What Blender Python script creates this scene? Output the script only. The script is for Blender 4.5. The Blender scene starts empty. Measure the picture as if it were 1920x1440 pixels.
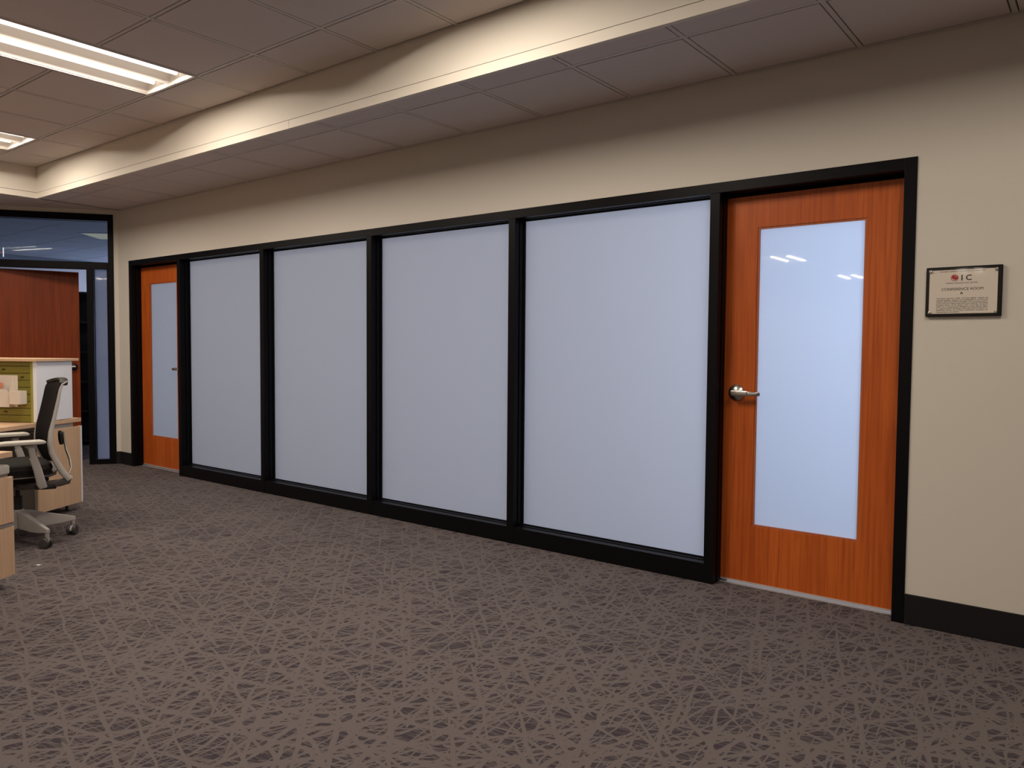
import bpy, math, random
from mathutils import Vector, Matrix

C = bpy.context.scene.collection
SC = bpy.context.scene
PI = math.pi
random.seed(4)

# ------------------------------------------------------------------ camera
F_PX = 1450.55
yaw, pit, rol = 0.664, -0.0456, 0.0075
fw = Vector((-math.sin(yaw) * math.cos(pit), math.cos(yaw) * math.cos(pit), math.sin(pit)))
r0 = Vector((math.cos(yaw), math.sin(yaw), 0))
u0 = r0.cross(fw)
rr = r0 * math.cos(rol) + u0 * math.sin(rol)
uu = -r0 * math.sin(rol) + u0 * math.cos(rol)
cam = bpy.data.cameras.new('camera')
cam.sensor_width = 36
cam.lens = F_PX / 1920 * 36
cam.clip_start = 0.05
co = bpy.data.objects.new('camera', cam)
C.objects.link(co)
co.matrix_world = Matrix((
    (rr.x, uu.x, -fw.x, 0), (rr.y, uu.y, -fw.y, -3.9891), (rr.z, uu.z, -fw.z, 1.2851), (0, 0, 0, 1)))
SC.camera = co

# ------------------------------------------------------------------ world, lights, exposure
w = bpy.data.worlds.new('world')
SC.world = w
w.use_nodes = True
w.node_tree.nodes['Background'].inputs[0].default_value = (0.55, 0.62, 0.8, 1)
w.node_tree.nodes['Background'].inputs[1].default_value = 0.05
SC.view_settings.view_transform = 'Standard'
SC.view_settings.look = 'None'
SC.view_settings.gamma = 1
SC.view_settings.exposure = 0.0
SC.view_settings.use_curve_mapping = False
try:
    SC.cycles.max_bounces = 10
    SC.cycles.diffuse_bounces = 6
    SC.cycles.transparent_max_bounces = 12
    SC.cycles.sample_clamp_indirect = 4
    SC.cycles.use_denoising = True
except Exception:
    pass


def area(name, loc, target, sx, sy, power, color):
    l = bpy.data.lights.new(name, 'AREA')
    l.shape = 'RECTANGLE'
    l.size, l.size_y, l.energy, l.color = sx, sy, power, color
    o = bpy.data.objects.new(name, l)
    C.objects.link(o)
    o.location = loc
    d = Vector(target) - Vector(loc)
    o.rotation_euler = d.to_track_quat('-Z', 'Y').to_euler()
    return o


TUBE_POWER = 4.4
LAMP_W = 22.5
TUBE_COL = (1.0, 0.885, 0.755)
# daylight coming into the conference room, through its own outer windows
area('daylight_conference_room', (-4.3, 4.35, 1.5), (-4.3, 0, 1.5), 8.4, 2.5, 70, (0.83, 0.89, 1.0))
area('daylight_conference_end', (0.2, 1.5, 1.6), (-1.2, 0.1, 1.2), 2.0, 1.6, 52, (0.60, 0.74, 1.0))
# daylight in the office behind the angled partition
area('daylight_office', (-13.7, 3.8, 1.3), (-8.7, -0.1, 1.2), 3.4, 1.6, 240, (0.55, 0.68, 1.0))


# ------------------------------------------------------------------ materials
def new_mat(name):
    m = bpy.data.materials.new(name)
    m.use_nodes = True
    nt = m.node_tree
    for n in list(nt.nodes):
        nt.nodes.remove(n)
    return m, nt


def N(nt, t, **k):
    n = nt.nodes.new(t)
    for a, b in k.items():
        setattr(n, a, b)
    return n


def plain(name, col, rough=0.5, metal=0.0, noise=0.06, scale=40.0, bump=0.0, spec=0.5, coat=0.0):
    m, nt = new_mat(name)
    out = N(nt, 'ShaderNodeOutputMaterial')
    b = N(nt, 'ShaderNodeBsdfPrincipled')
    nt.links.new(b.outputs[0], out.inputs[0])
    b.inputs['Roughness'].default_value = rough
    b.inputs['Metallic'].default_value = metal
    b.inputs['Specular IOR Level'].default_value = spec
    b.inputs['Coat Weight'].default_value = coat
    tc = N(nt, 'ShaderNodeTexCoord')
    nz = N(nt, 'ShaderNodeTexNoise')
    nz.inputs['Scale'].default_value = scale
    nz.inputs['Detail'].default_value = 4
    nt.links.new(tc.outputs['Object'], nz.inputs['Vector'])
    mr = N(nt, 'ShaderNodeMapRange')
    mr.inputs['To Min'].default_value = 1 - noise
    mr.inputs['To Max'].default_value = 1 + noise
    nt.links.new(nz.outputs['Fac'], mr.inputs['Value'])
    vm = N(nt, 'ShaderNodeVectorMath', operation='SCALE')
    vm.inputs[0].default_value = col[:3]
    nt.links.new(mr.outputs[0], vm.inputs['Scale'])
    nt.links.new(vm.outputs[0], b.inputs['Base Color'])
    if bump:
        bp = N(nt, 'ShaderNodeBump')
        bp.inputs['Strength'].default_value = bump
        bp.inputs['Distance'].default_value = 0.002
        nt.links.new(nz.outputs['Fac'], bp.inputs['Height'])
        nt.links.new(bp.outputs[0], b.inputs['Normal'])
    return m


def emissive(name, col, strength):
    m, nt = new_mat(name)
    out = N(nt, 'ShaderNodeOutputMaterial')
    e = N(nt, 'ShaderNodeEmission')
    e.inputs[0].default_value = (*col, 1)
    e.inputs[1].default_value = strength
    nt.links.new(e.outputs[0], out.inputs[0])
    return m


def wood(name, c1, c2, c3, axis='Z', rough=0.42, fine=70.0, coarse=5.0, coat=0.04):
    m, nt = new_mat(name)
    out = N(nt, 'ShaderNodeOutputMaterial')
    b = N(nt, 'ShaderNodeBsdfPrincipled')
    nt.links.new(b.outputs[0], out.inputs[0])
    b.inputs['Roughness'].default_value = rough
    b.inputs['Specular IOR Level'].default_value = 0.22
    b.inputs['Coat Weight'].default_value = coat
    b.inputs['Coat Roughness'].default_value = 0.25
    tc = N(nt, 'ShaderNodeTexCoord')

    def stretch(s, along):
        mp = N(nt, 'ShaderNodeMapping')
        sc = [s, s, s]
        sc['XYZ'.index(axis)] = s * along
        mp.inputs['Scale'].default_value = sc
        nt.links.new(tc.outputs['Object'], mp.inputs[0])
        return mp
    a = N(nt, 'ShaderNodeTexNoise')
    a.inputs['Scale'].default_value = 1
    a.inputs['Detail'].default_value = 5
    a.inputs['Distortion'].default_value = 0.4
    nt.links.new(stretch(fine, 0.03).outputs[0], a.inputs['Vector'])
    c = N(nt, 'ShaderNodeTexNoise')
    c.inputs['Scale'].default_value = 1
    c.inputs['Detail'].default_value = 3
    c.inputs['Distortion'].default_value = 0.8
    nt.links.new(stretch(coarse, 0.14).outputs[0], c.inputs['Vector'])
    ra = N(nt, 'ShaderNodeValToRGB')
    ra.color_ramp.elements[0].position = 0.3
    ra.color_ramp.elements[0].color = (*c1, 1)
    ra.color_ramp.elements[1].position = 0.68
    ra.color_ramp.elements[1].color = (*c2, 1)
    nt.links.new(c.outputs['Fac'], ra.inputs[0])
    mr = N(nt, 'ShaderNodeMapRange')
    mr.inputs['From Min'].default_value = 0.42
    mr.inputs['From Max'].default_value = 0.7
    mr.inputs['To Min'].default_value = 0.0
    mr.inputs['To Max'].default_value = 0.75
    nt.links.new(a.outputs['Fac'], mr.inputs['Value'])
    mx = N(nt, 'ShaderNodeMixRGB')
    nt.links.new(mr.outputs[0], mx.inputs[0])
    nt.links.new(ra.outputs[0], mx.inputs[1])
    mx.inputs[2].default_value = (*c3, 1)
    nt.links.new(mx.outputs[0], b.inputs['Base Color'])
    return m


def frosted(name, col, gloss=0.06, grough=0.03):
    """light-scattering glass: translucent, a little diffuse, a polished face"""
    m, nt = new_mat(name)
    out = N(nt, 'ShaderNodeOutputMaterial')
    tr = N(nt, 'ShaderNodeBsdfTranslucent')
    tr.inputs[0].default_value = (*col, 1)
    df = N(nt, 'ShaderNodeBsdfDiffuse')
    df.inputs[0].default_value = (0.30, 0.31, 0.34, 1)
    gl = N(nt, 'ShaderNodeBsdfGlossy')
    gl.inputs['Roughness'].default_value = grough
    m1 = N(nt, 'ShaderNodeMixShader')
    m1.inputs[0].default_value = 0.25
    m2 = N(nt, 'ShaderNodeMixShader')
    m2.inputs[0].default_value = gloss
    nt.links.new(tr.outputs[0], m1.inputs[1])
    nt.links.new(df.outputs[0], m1.inputs[2])
    nt.links.new(m1.outputs[0], m2.inputs[1])
    nt.links.new(gl.outputs[0], m2.inputs[2])
    nt.links.new(m2.outputs[0], out.inputs[0])
    return m


def clear(name, tint=(1, 1, 1), gloss=0.06, grough=0.02):
    m, nt = new_mat(name)
    out = N(nt, 'ShaderNodeOutputMaterial')
    t = N(nt, 'ShaderNodeBsdfTransparent')
    t.inputs[0].default_value = (*tint, 1)
    g = N(nt, 'ShaderNodeBsdfGlossy')
    g.inputs['Roughness'].default_value = grough
    mx = N(nt, 'ShaderNodeMixShader')
    mx.inputs[0].default_value = gloss
    nt.links.new(t.outputs[0], mx.inputs[1])
    nt.links.new(g.outputs[0], mx.inputs[2])
    nt.links.new(mx.outputs[0], out.inputs[0])
    return m


def carpet_mat():
    """loop pile with a web of pale crossing strokes over a dark, finely ribbed ground"""
    m, nt = new_mat('patterned_carpet')
    L = nt.links.new
    out = N(nt, 'ShaderNodeOutputMaterial')
    b = N(nt, 'ShaderNodeBsdfPrincipled')
    b.inputs['Roughness'].default_value = 0.95
    b.inputs['Specular IOR Level'].default_value = 0.15
    L(b.outputs[0], out.inputs[0])
    tc = N(nt, 'ShaderNodeTexCoord')
    wob = N(nt, 'ShaderNodeTexNoise')
    wob.inputs['Scale'].default_value = 6
    wob.inputs['Detail'].default_value = 2
    L(tc.outputs['Object'], wob.inputs['Vector'])
    wv = N(nt, 'ShaderNodeVectorMath', operation='MULTIPLY_ADD')
    L(wob.outputs['Color'], wv.inputs[0])
    wv.inputs[1].default_value = (0.04, 0.04, 0)
    L(tc.outputs['Object'], wv.inputs[2])
    acc = None
    angs = [14, 50, 80, 108, 136, 164, 66, 96, 33]
    for i, a in enumerate(angs):
        ro = N(nt, 'ShaderNodeMapping', vector_type='TEXTURE')
        ro.inputs['Rotation'].default_value = (0, 0, math.radians(a))
        ro.inputs['Location'].default_value = (i * 1.37, i * 2.71, 0)
        L(wv.outputs[0], ro.inputs[0])
        mp = N(nt, 'ShaderNodeVectorMath', operation='MULTIPLY')
        L(ro.outputs[0], mp.inputs[0])
        mp.inputs[1].default_value = (2.0, 6.6 + .55 * i, 0.0) if i < 6 else (3.0, 11.0 + i, 0.0)
        v = N(nt, 'ShaderNodeTexVoronoi', voronoi_dimensions='2D')
        v.inputs['Scale'].default_value = 1.0
        L(mp.outputs[0], v.inputs['Vector'])
        # stroke: thin across, long along, centred on the cell's point
        sub = N(nt, 'ShaderNodeVectorMath', operation='SUBTRACT')
        L(mp.outputs[0], sub.inputs[0])
        L(v.outputs['Position'], sub.inputs[1])
        ab = N(nt, 'ShaderNodeVectorMath', operation='ABSOLUTE')
        L(sub.outputs[0], ab.inputs[0])
        sp = N(nt, 'ShaderNodeSeparateXYZ')
        L(ab.outputs[0], sp.inputs[0])
        ml = N(nt, 'ShaderNodeMath', operation='MULTIPLY_ADD')
        L(sp.outputs[0], ml.inputs[0])
        ml.inputs[1].default_value = 0.07
        L(sp.outputs[1], ml.inputs[2])
        if acc is None:
            acc = ml
        else:
            mn = N(nt, 'ShaderNodeMath', operation='MINIMUM')
            L(acc.outputs[0], mn.inputs[0])
            L(ml.outputs[0], mn.inputs[1])
            acc = mn
    lf = N(nt, 'ShaderNodeTexNoise')
    lf.inputs['Scale'].default_value = 2.3
    lf.inputs['Detail'].default_value = 2
    L(tc.outputs['Object'], lf.inputs['Vector'])
    la_ = N(nt, 'ShaderNodeMath', operation='MULTIPLY_ADD')
    L(lf.outputs['Fac'], la_.inputs[0])
    la_.inputs[1].default_value = 0.09
    L(acc.outputs[0], la_.inputs[2])
    sb_ = N(nt, 'ShaderNodeMath', operation='SUBTRACT')
    L(la_.outputs[0], sb_.inputs[0])
    sb_.inputs[1].default_value = 0.045
    acc = sb_
    edge = N(nt, 'ShaderNodeMapRange', interpolation_type='SMOOTHSTEP')
    edge.inputs['From Min'].default_value = 0.066
    edge.inputs['From Max'].default_value = 0.092
    edge.inputs['To Min'].default_value = 1.0
    edge.inputs['To Max'].default_value = 0.0
    L(acc.outputs[0], edge.inputs['Value'])
    # fine ribs of the dark ground, running along the tufting rows
    rib = N(nt, 'ShaderNodeMapping', vector_type='TEXTURE')
    rib.inputs['Rotation'].default_value = (0, 0, math.radians(6))
    L(tc.outputs['Object'], rib.inputs[0])
    rs = N(nt, 'ShaderNodeVectorMath', operation='MULTIPLY')
    rs.inputs[1].default_value = (8.0, 125.0, 1)
    L(rib.outputs[0], rs.inputs[0])
    rn = N(nt, 'ShaderNodeTexNoise')
    rn.inputs['Scale'].default_value = 1.0
    rn.inputs['Detail'].default_value = 1.5
    L(rs.outputs[0], rn.inputs['Vector'])
    rm = N(nt, 'ShaderNodeMapRange', interpolation_type='SMOOTHSTEP')
    rm.inputs['From Min'].default_value = 0.47
    rm.inputs['From Max'].default_value = 0.58
    rm.inputs['To Min'].default_value = 0.0
    rm.inputs['To Max'].default_value = 0.5
    L(rn.outputs['Fac'], rm.inputs['Value'])
    tot = N(nt, 'ShaderNodeMath', operation='MAXIMUM')
    L(edge.outputs[0], tot.inputs[0])
    L(rm.outputs[0], tot.inputs[1])
    mx = N(nt, 'ShaderNodeMixRGB')
    L(tot.outputs[0], mx.inputs[0])
    mx.inputs[1].default_value = (0.046, 0.037, 0.043, 1)
    mx.inputs[2].default_value = (0.132, 0.110, 0.107, 1)
    # tufts
    tf = N(nt, 'ShaderNodeTexNoise')
    tf.inputs['Scale'].default_value = 260
    tf.inputs['Detail'].default_value = 2
    L(tc.outputs['Object'], tf.inputs['Vector'])
    tr = N(nt, 'ShaderNodeMapRange')
    tr.inputs['To Min'].default_value = 0.78
    tr.inputs['To Max'].default_value = 1.22
    L(tf.outputs['Fac'], tr.inputs['Value'])
    fin = N(nt, 'ShaderNodeVectorMath', operation='SCALE')
    L(mx.outputs[0], fin.inputs[0])
    L(tr.outputs[0], fin.inputs['Scale'])
    L(fin.outputs[0], b.inputs['Base Color'])
    bp = N(nt, 'ShaderNodeBump')
    bp.inputs['Strength'].default_value = 0.5
    bp.inputs['Distance'].default_value = 0.003
    L(tf.outputs['Fac'], bp.inputs['Height'])
    L(bp.outputs[0], b.inputs['Normal'])
    return m


M = {
    'paint': plain('beige_wall_paint', (0.635, 0.588, 0.52), 0.75, noise=0.015, scale=90, bump=0.06),
    'soffit': plain('cream_soffit_paint', (0.70, 0.645, 0.56), 0.7, noise=0.012, scale=90, bump=0.05),
    'tile': plain('mineral_ceiling_tile', (0.63, 0.565, 0.535), 0.95, noise=0.22, scale=230, bump=0.5),
    'gap': plain('dark_ceiling_void', (0.05, 0.04, 0.038), 0.9),
    'gridbar': plain('white_painted_grid_bar', (0.58, 0.53, 0.50), 0.5, noise=0.02),
    'carpet': carpet_mat(),
    'black': plain('black_anodised_frame', (0.0045, 0.004, 0.005), 0.36, noise=0.1, scale=30, spec=0.1),
    'shaded_front': plain('shaded_drawer_front', (0.075, 0.06, 0.045), 0.5),  # dark tone paints in the shade on the far drawer fronts
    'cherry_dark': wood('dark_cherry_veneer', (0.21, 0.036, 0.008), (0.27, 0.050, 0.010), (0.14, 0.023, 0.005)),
    'rubber': plain('black_rubber_base', (0.008, 0.0065, 0.008), 0.55, noise=0.1, scale=30, spec=0.25),
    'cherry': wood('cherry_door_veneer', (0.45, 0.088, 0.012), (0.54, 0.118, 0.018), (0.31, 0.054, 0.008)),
    'bead': wood('cherry_glazing_bead', (0.40, 0.11, 0.04), (0.46, 0.13, 0.045), (0.33, 0.08, 0.03)),
    'maple': wood('maple_laminate', (0.64, 0.42, 0.265), (0.69, 0.46, 0.295), (0.58, 0.37, 0.225), fine=90, coarse=9, rough=0.45, coat=0.0),
    'white_wall': plain('white_wall_paint', (0.8, 0.8, 0.8), 0.8, noise=0.01),
    'pane': frosted('frosted_pane', (0.80, 0.79, 0.84), gloss=0.004, grough=0.35),
    'door_pane': frosted('frosted_door_pane', (0.80, 0.87, 1.0), gloss=0.05, grough=0.02),
    'side_pane': frosted('frosted_sidelight_pane', (0.75, 0.82, 1.0), gloss=0.10, grough=0.02),
    'clear_back': clear('clear_glass_back', gloss=0.0),
    'clear': clear('clear_transom_glass', (0.60, 0.65, 0.70), gloss=0.012),
    'steel': plain('brushed_nickel', (0.52, 0.50, 0.47), 0.28, 1.0, noise=0.05, scale=120),
    'sweep': plain('aluminium_door_sweep', (0.75, 0.75, 0.78), 0.3, 0.6, noise=0.03),
    'white_plastic': plain('white_laminate', (0.84, 0.86, 0.92), 0.45, noise=0.01),  # slight blue tint stands in for window light on the end panel
    'cream_plastic': plain('cream_moulded_plastic', (0.72, 0.64, 0.55), 0.45, noise=0.01),
    'green': plain('olive_green_slat', (0.20, 0.165, 0.014), 0.5, noise=0.05, scale=30),
    'greenfab': plain('olive_green_panel_edge', (0.34, 0.32, 0.05), 0.6, noise=0.06, scale=60),
    'slot': plain('dark_slot_channel', (0.09, 0.06, 0.01), 0.7),
    'grey_metal': plain('warm_grey_metal', (0.30, 0.27, 0.235), 0.4, 0.2, noise=0.02),
    'chair_grey': plain('light_grey_chair_plastic', (0.42, 0.385, 0.36), 0.4, noise=0.02),
    'chair_pad': plain('pale_armrest_pad', (0.50, 0.465, 0.41), 0.55, noise=0.02),
    'chair_dark': plain('charcoal_chair_plastic', (0.020, 0.016, 0.0165), 0.5, spec=0.3, noise=0.05),
    'chair_mid': plain('dark_grey_chair_bracket', (0.085, 0.070, 0.064), 0.45, noise=0.03),
    'mesh': plain('black_mesh_fabric', (0.010, 0.008, 0.0085), 0.8, spec=0.12, noise=0.3, scale=320, bump=0.4),
    'seatfab': plain('charcoal_seat_fabric', (0.020, 0.018, 0.016), 0.9, spec=0.15, noise=0.2, scale=260, bump=0.4),
    'wheel': plain('dark_caster_wheel', (0.055, 0.048, 0.05), 0.45, noise=0.05),
    'paper': plain('cream_printed_paper', (0.66, 0.585, 0.50), 0.6, noise=0.01),
    'acrylic': clear('acrylic_cover', gloss=0.006, grough=0.05),
    'plaque': plain('black_gloss_plaque', (0.007, 0.005, 0.0055), 0.2, noise=0.02, spec=0.2),
    'ink': plain('dark_ink', (0.02, 0.018, 0.018), 0.6),
    'ink_grey': plain('grey_ink', (0.07, 0.06, 0.055), 0.6),
    'red': plain('deep_red_ink', (0.36, 0.008, 0.015), 0.45),
    'red_soft': plain('soft_red_ink', (0.52, 0.18, 0.15), 0.5),
    'orange_paper': plain('salmon_paper', (0.85, 0.23, 0.12), 0.6),
    'reflector': plain('white_enamel_reflector', (0.72, 0.66, 0.60), 0.45, noise=0.01),
    'tube': emissive('fluorescent_tube_glow', TUBE_COL, TUBE_POWER),
    'lit_sign': emissive('lit_sign_stroke', (0.85, 0.9, 1.0), 0.9),
    'dim_lens': emissive('dim_light_lens', (1.0, 0.93, 0.74), 0.55),
    'black_plain': plain('matt_black', (0.01, 0.01, 0.011), 0.6),
}


# ------------------------------------------------------------------ mesh helpers
class MB:
    def __init__(s):
        s.v, s.f, s.m = [], [], []

    def add(s, vs, fs, mi=0, mat=None):
        o = len(s.v)
        for p in vs:
            p = Vector(p)
            s.v.append(mat @ p if mat else p)
        for f in fs:
            s.f.append([o + i for i in f])
            s.m.append(mi)
        return s

    def box(s, x0, x1, y0, y1, z0, z1, mi=0, mat=None):
        vs = [(x, y, z) for z in (z0, z1) for y in (y0, y1) for x in (x0, x1)]
        return s.add(vs, [(0, 2, 3, 1), (4, 5, 7, 6), (0, 1, 5, 4), (2, 6, 7, 3), (0, 4, 6, 2), (1, 3, 7, 5)], mi, mat)

    def prism(s, pts, a0, a1, axis='Y', mi=0, mat=None):
        """closed outline of (u, v) points pushed along an axis"""
        def P(u, v, a):
            return {'Y': (u, a, v), 'X': (a, u, v), 'Z': (u, v, a)}[axis]
        n = len(pts)
        vs = [P(u, v, a0) for u, v in pts] + [P(u, v, a1) for u, v in pts]
        fs = [list(range(n)), list(range(2 * n - 1, n - 1, -1))]
        fs += [(i, i + n, (i + 1) % n + n, (i + 1) % n) for i in range(n)]
        return s.add(vs, fs, mi, mat)

    def tube(s, pts, rad, seg=12, mi=0, mat=None, flat=None, up=(0, 0, 1)):
        """round (or flattened: flat = (half width, half height) per point) bar through points"""
        pts = [Vector(p) for p in pts]
        n = len(pts)
        rings = []
        for i, p in enumerate(pts):
            d = (pts[min(i + 1, n - 1)] - pts[max(i - 1, 0)]).normalized()
            U = Vector(up)
            if abs(d.dot(U)) > 0.98:
                U = Vector((1, 0, 0))
            a = d.cross(U).normalized()
            b2 = a.cross(d).normalized()
            if flat:
                ra, rb = flat[i] if isinstance(flat, list) else flat
            else:
                ra = rb = rad[i] if isinstance(rad, (list, tuple)) else rad
            ring = []
            for k in range(seg):
                t = 2 * PI * (k + 0.5) / seg
                cx, sy = math.cos(t), math.sin(t)
                if flat:    # superellipse, a soft-cornered bar
                    cx = math.copysign(abs(cx) ** 0.5, cx)
                    sy = math.copysign(abs(sy) ** 0.5, sy)
                ring.append(p + a * ra * cx + b2 * rb * sy)
            rings.append(ring)
        vs = [q for rg in rings for q in rg]
        fs = []
        for i in range(n - 1):
            for k in range(seg):
                k2 = (k + 1) % seg
                fs.append((i * seg + k, i * seg + k2, (i + 1) * seg + k2, (i + 1) * seg + k))
        fs.append(list(range(seg - 1, -1, -1)))
        fs.append([(n - 1) * seg + k for k in range(seg)])
        return s.add(vs, fs, mi, mat)

    def lathe(s, prof, seg=24, mi=0, mat=None):
        """profile of (radius, height) turned about the local Z axis"""
        n = len(prof)
        vs = [(r * math.cos(2 * PI * k / seg), r * math.sin(2 * PI * k / seg), z) for r, z in prof for k in range(seg)]
        fs = []
        for i in range(n - 1):
            for k in range(seg):
                k2 = (k + 1) % seg
                fs.append((i * seg + k, i * seg + k2, (i + 1) * seg + k2, (i + 1) * seg + k))
        fs.append(list(range(seg - 1, -1, -1)))
        fs.append([(n - 1) * seg + k for k in range(seg)])
        return s.add(vs, fs, mi, mat)

    def build(s, name, mats, parent=None, bevel=0.0, smooth=False, loc=None, seg=2):
        me = bpy.data.meshes.new(name)
        me.from_pydata([tuple(p) for p in s.v], [], s.f)
        for mm in (mats if isinstance(mats, (list, tuple)) else [mats]):
            me.materials.append(M[mm] if isinstance(mm, str) else mm)
        for p, mi in zip(me.polygons, s.m):
            p.material_index = mi
            p.use_smooth = smooth
        me.update()
        import bmesh
        bm = bmesh.new()
        bm.from_mesh(me)
        bmesh.ops.recalc_face_normals(bm, faces=bm.faces)
        bm.to_mesh(me)
        bm.free()
        o = bpy.data.objects.new(name, me)
        C.objects.link(o)
        if parent:
            o.parent = parent
        if loc:
            o.location = loc
        if bevel:
            md = o.modifiers.new('bevel', 'BEVEL')
            md.width = bevel
            md.segments = seg
            md.limit_method = 'ANGLE'
        if smooth:
            try:
                me.set_sharp_from_angle(angle=math.radians(35))
            except Exception:
                pass
        return o


def tag(o, label=None, cat=None, group=None, kind=None):
    if label:
        o['label'] = label
    if cat:
        o['category'] = cat
    if group:
        o['group'] = group
    if kind:
        o['kind'] = kind
    return o


def empty(name, loc=(0, 0, 0), rz=0.0, label=None, cat=None, group=None, kind=None):
    o = bpy.data.objects.new(name, None)
    o.empty_display_size = 0.1
    C.objects.link(o)
    o.location = loc
    o.rotation_euler = (0, 0, rz)
    return tag(o, label, cat, group, kind)


def copy_tree(o, parent=None):
    c = o.copy()
    C.objects.link(c)
    c.parent = parent
    for ch in list(o.children):
        copy_tree(ch, c)
    return c


def text(name, body, size, loc, mat, parent, align='CENTER', box=None, extrude=0.0002, rot=(PI / 2, 0, 0), spacing=1.0, bold=0.0, line=1.0):
    cu = bpy.data.curves.new(name, 'FONT')
    cu.body = body
    cu.size = size
    cu.align_x = align
    cu.extrude = extrude
    cu.offset = bold
    cu.space_character = spacing
    cu.space_line = line
    cu.resolution_u = 3
    if box:
        cu.text_boxes[0].width = box[0]
        cu.text_boxes[0].height = box[1]
    t = bpy.data.objects.new(name + '_curve', cu)
    C.objects.link(t)
    bpy.context.view_layer.update()
    me = bpy.data.meshes.new_from_object(t.evaluated_get(bpy.context.evaluated_depsgraph_get()))
    bpy.data.objects.remove(t)
    me.materials.clear()
    me.materials.append(M[mat])
    o = bpy.data.objects.new(name, me)
    C.objects.link(o)
    o.parent = parent
    o.location = loc
    o.rotation_euler = rot
    return o


# ------------------------------------------------------------------ numbers of the place
T = 0.6202                      # ceiling module
XS, YS = -8.333, -0.859         # faces of the dropped soffit
ZL, ZH, ZB = 2.732, 3.010, 2.709
ZT = 2.184                      # top of the black storefront frame
K = Vector((-8.53, 0, 0))       # corner with the angled partition
E_DIR = Vector((-0.6, -0.8, 0))
E_ANG = math.atan2(-0.8, -0.6)  # partition local +X runs away from the corner
XR, YF = 4.5, -16.6
XL = -9.97

# ------------------------------------------------------------------ floor and walls
MB().box(-14.2, XR + .2, YF - .2, 4.8, -0.06, 0).build('floor', 'carpet')
tag(bpy.data.objects['floor'], 'grey-brown patterned carpet with a web of pale crossing strokes', 'floor', kind='structure')

wb = MB()
wb.box(-0.757, XR, 0.0, 0.14, 0, 3.2)
wb.box(-8.288, -0.757, 0.0, 0.14, ZT - 0.002, 3.2)
wb.box(-8.53, -8.288, 0.0, 0.14, 0, 3.2)
tag(wb.build('wall_back', 'paint'), 'long beige wall holding the black framed glass partition', 'wall', kind='structure')

wa = empty('wall_left', K, E_ANG, 'short beige angled wall around the black framed office front', 'wall', kind='structure')
a = MB()
a.box(0.0, 0.045, -0.14, 0.0, 0, 3.2)
a.box(0.045, 1.45, -0.14, 0.0, 2.690, 3.2)
a.box(1.45, 2.4, -0.14, 0.0, 0, 3.2)
a.build('wall_panel', 'paint', wa)

for nm, lab, bx, mt in [
    ('wall_right', 'beige wall at the right end of the open office', (XR, XR + .14, YF, 4.6, 0, 3.2), 'paint'),
    ('wall_front', 'beige wall at the far side behind the camera', (XL, XR, YF - .14, YF, 0, 3.2), 'paint'),
    ('wall_side', 'beige side wall left of the workstations', (XL - .14, XL, YF, -1.92, 0, 3.2), 'paint'),
    ('wall_outer', 'white outer wall of the conference room and office', (-14.2, XR, 4.5, 4.64, 0, 3.2), 'white_wall'),
    ('wall_partition', 'white partition between conference room and office', (-8.67, -8.54, 0.14, 4.5, 0, 3.2), 'white_wall'),
    ('wall_end', 'white end wall of the conference room', (0.45, 0.59, 0.14, 4.5, 0, 3.2), 'white_wall'),
    ('wall_far', 'white far wall of the office behind the open door', (-14.34, -14.2, -2.4, 4.64, 0, 3.2), 'white_wall'),
    ('wall_near', 'white office wall beside the angled partition', (-14.2, -10.11, -2.4, -2.26, 0, 3.2), 'white_wall'),
]:
    tag(MB().box(*bx).build(nm, mt), lab, 'wall', kind='structure')

bb = MB().box(-0.755, XR, -0.008, 0, 0, 0.145)
tag(bb.build('baseboard_right', 'rubber', bevel=0.003), 'black rubber base along the wall right of the wooden door', 'baseboard', kind='structure')
bb = MB().box(-8.527, -8.288, -0.008, 0, 0, 0.135)
tag(bb.build('baseboard_back', 'rubber', bevel=0.003), 'short black base between the far door and the corner', 'baseboard', kind='structure')
bb = MB().box(0.003, 0.047, 0.0, 0.008, 0, 0.135)
o = tag(bb.build('baseboard_left', 'rubber', bevel=0.003), 'short black base on the angled wall in the corner', 'baseboard', kind='structure')
o.location = K
o.rotation_euler = (0, 0, E_ANG)

# ------------------------------------------------------------------ ceilings: slab, tiles, grid bars, all real pieces
BAR, GAP = 0.022, 0.006
tile_mesh = {}


def ceiling_field(root, xs, ys, z, skip=lambda x, y: False, keep=lambda x, y: True):
    """tiles between consecutive grid lines; shared meshes for equal sizes"""
    h = BAR / 2 + GAP
    for i in range(len(xs) - 1):
        for j in range(len(ys) - 1):
            x0, x1, y0, y1 = xs[i], xs[i + 1], ys[j], ys[j + 1]
            cx, cy = (x0 + x1) / 2, (y0 + y1) / 2
            if skip(cx, cy) or not keep(cx, cy):
                continue
            key = (round(x1 - x0, 3), round(y1 - y0, 3))
            if key not in tile_mesh:
                hx, hy = (x1 - x0) / 2 - h, (y1 - y0) / 2 - h
                if hx < 0.02 or hy < 0.02:
                    continue
                t = MB().box(-hx, hx, -hy, hy, 0, 0.012).build('ceiling_tile', 'tile', root)
                tile_mesh[key] = t.data
            else:
                t = bpy.data.objects.new('ceiling_tile', tile_mesh[key])
                C.objects.link(t)
                t.parent = root
            t.location = (cx, cy, z + random.uniform(-0.0006, 0.0006))


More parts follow.
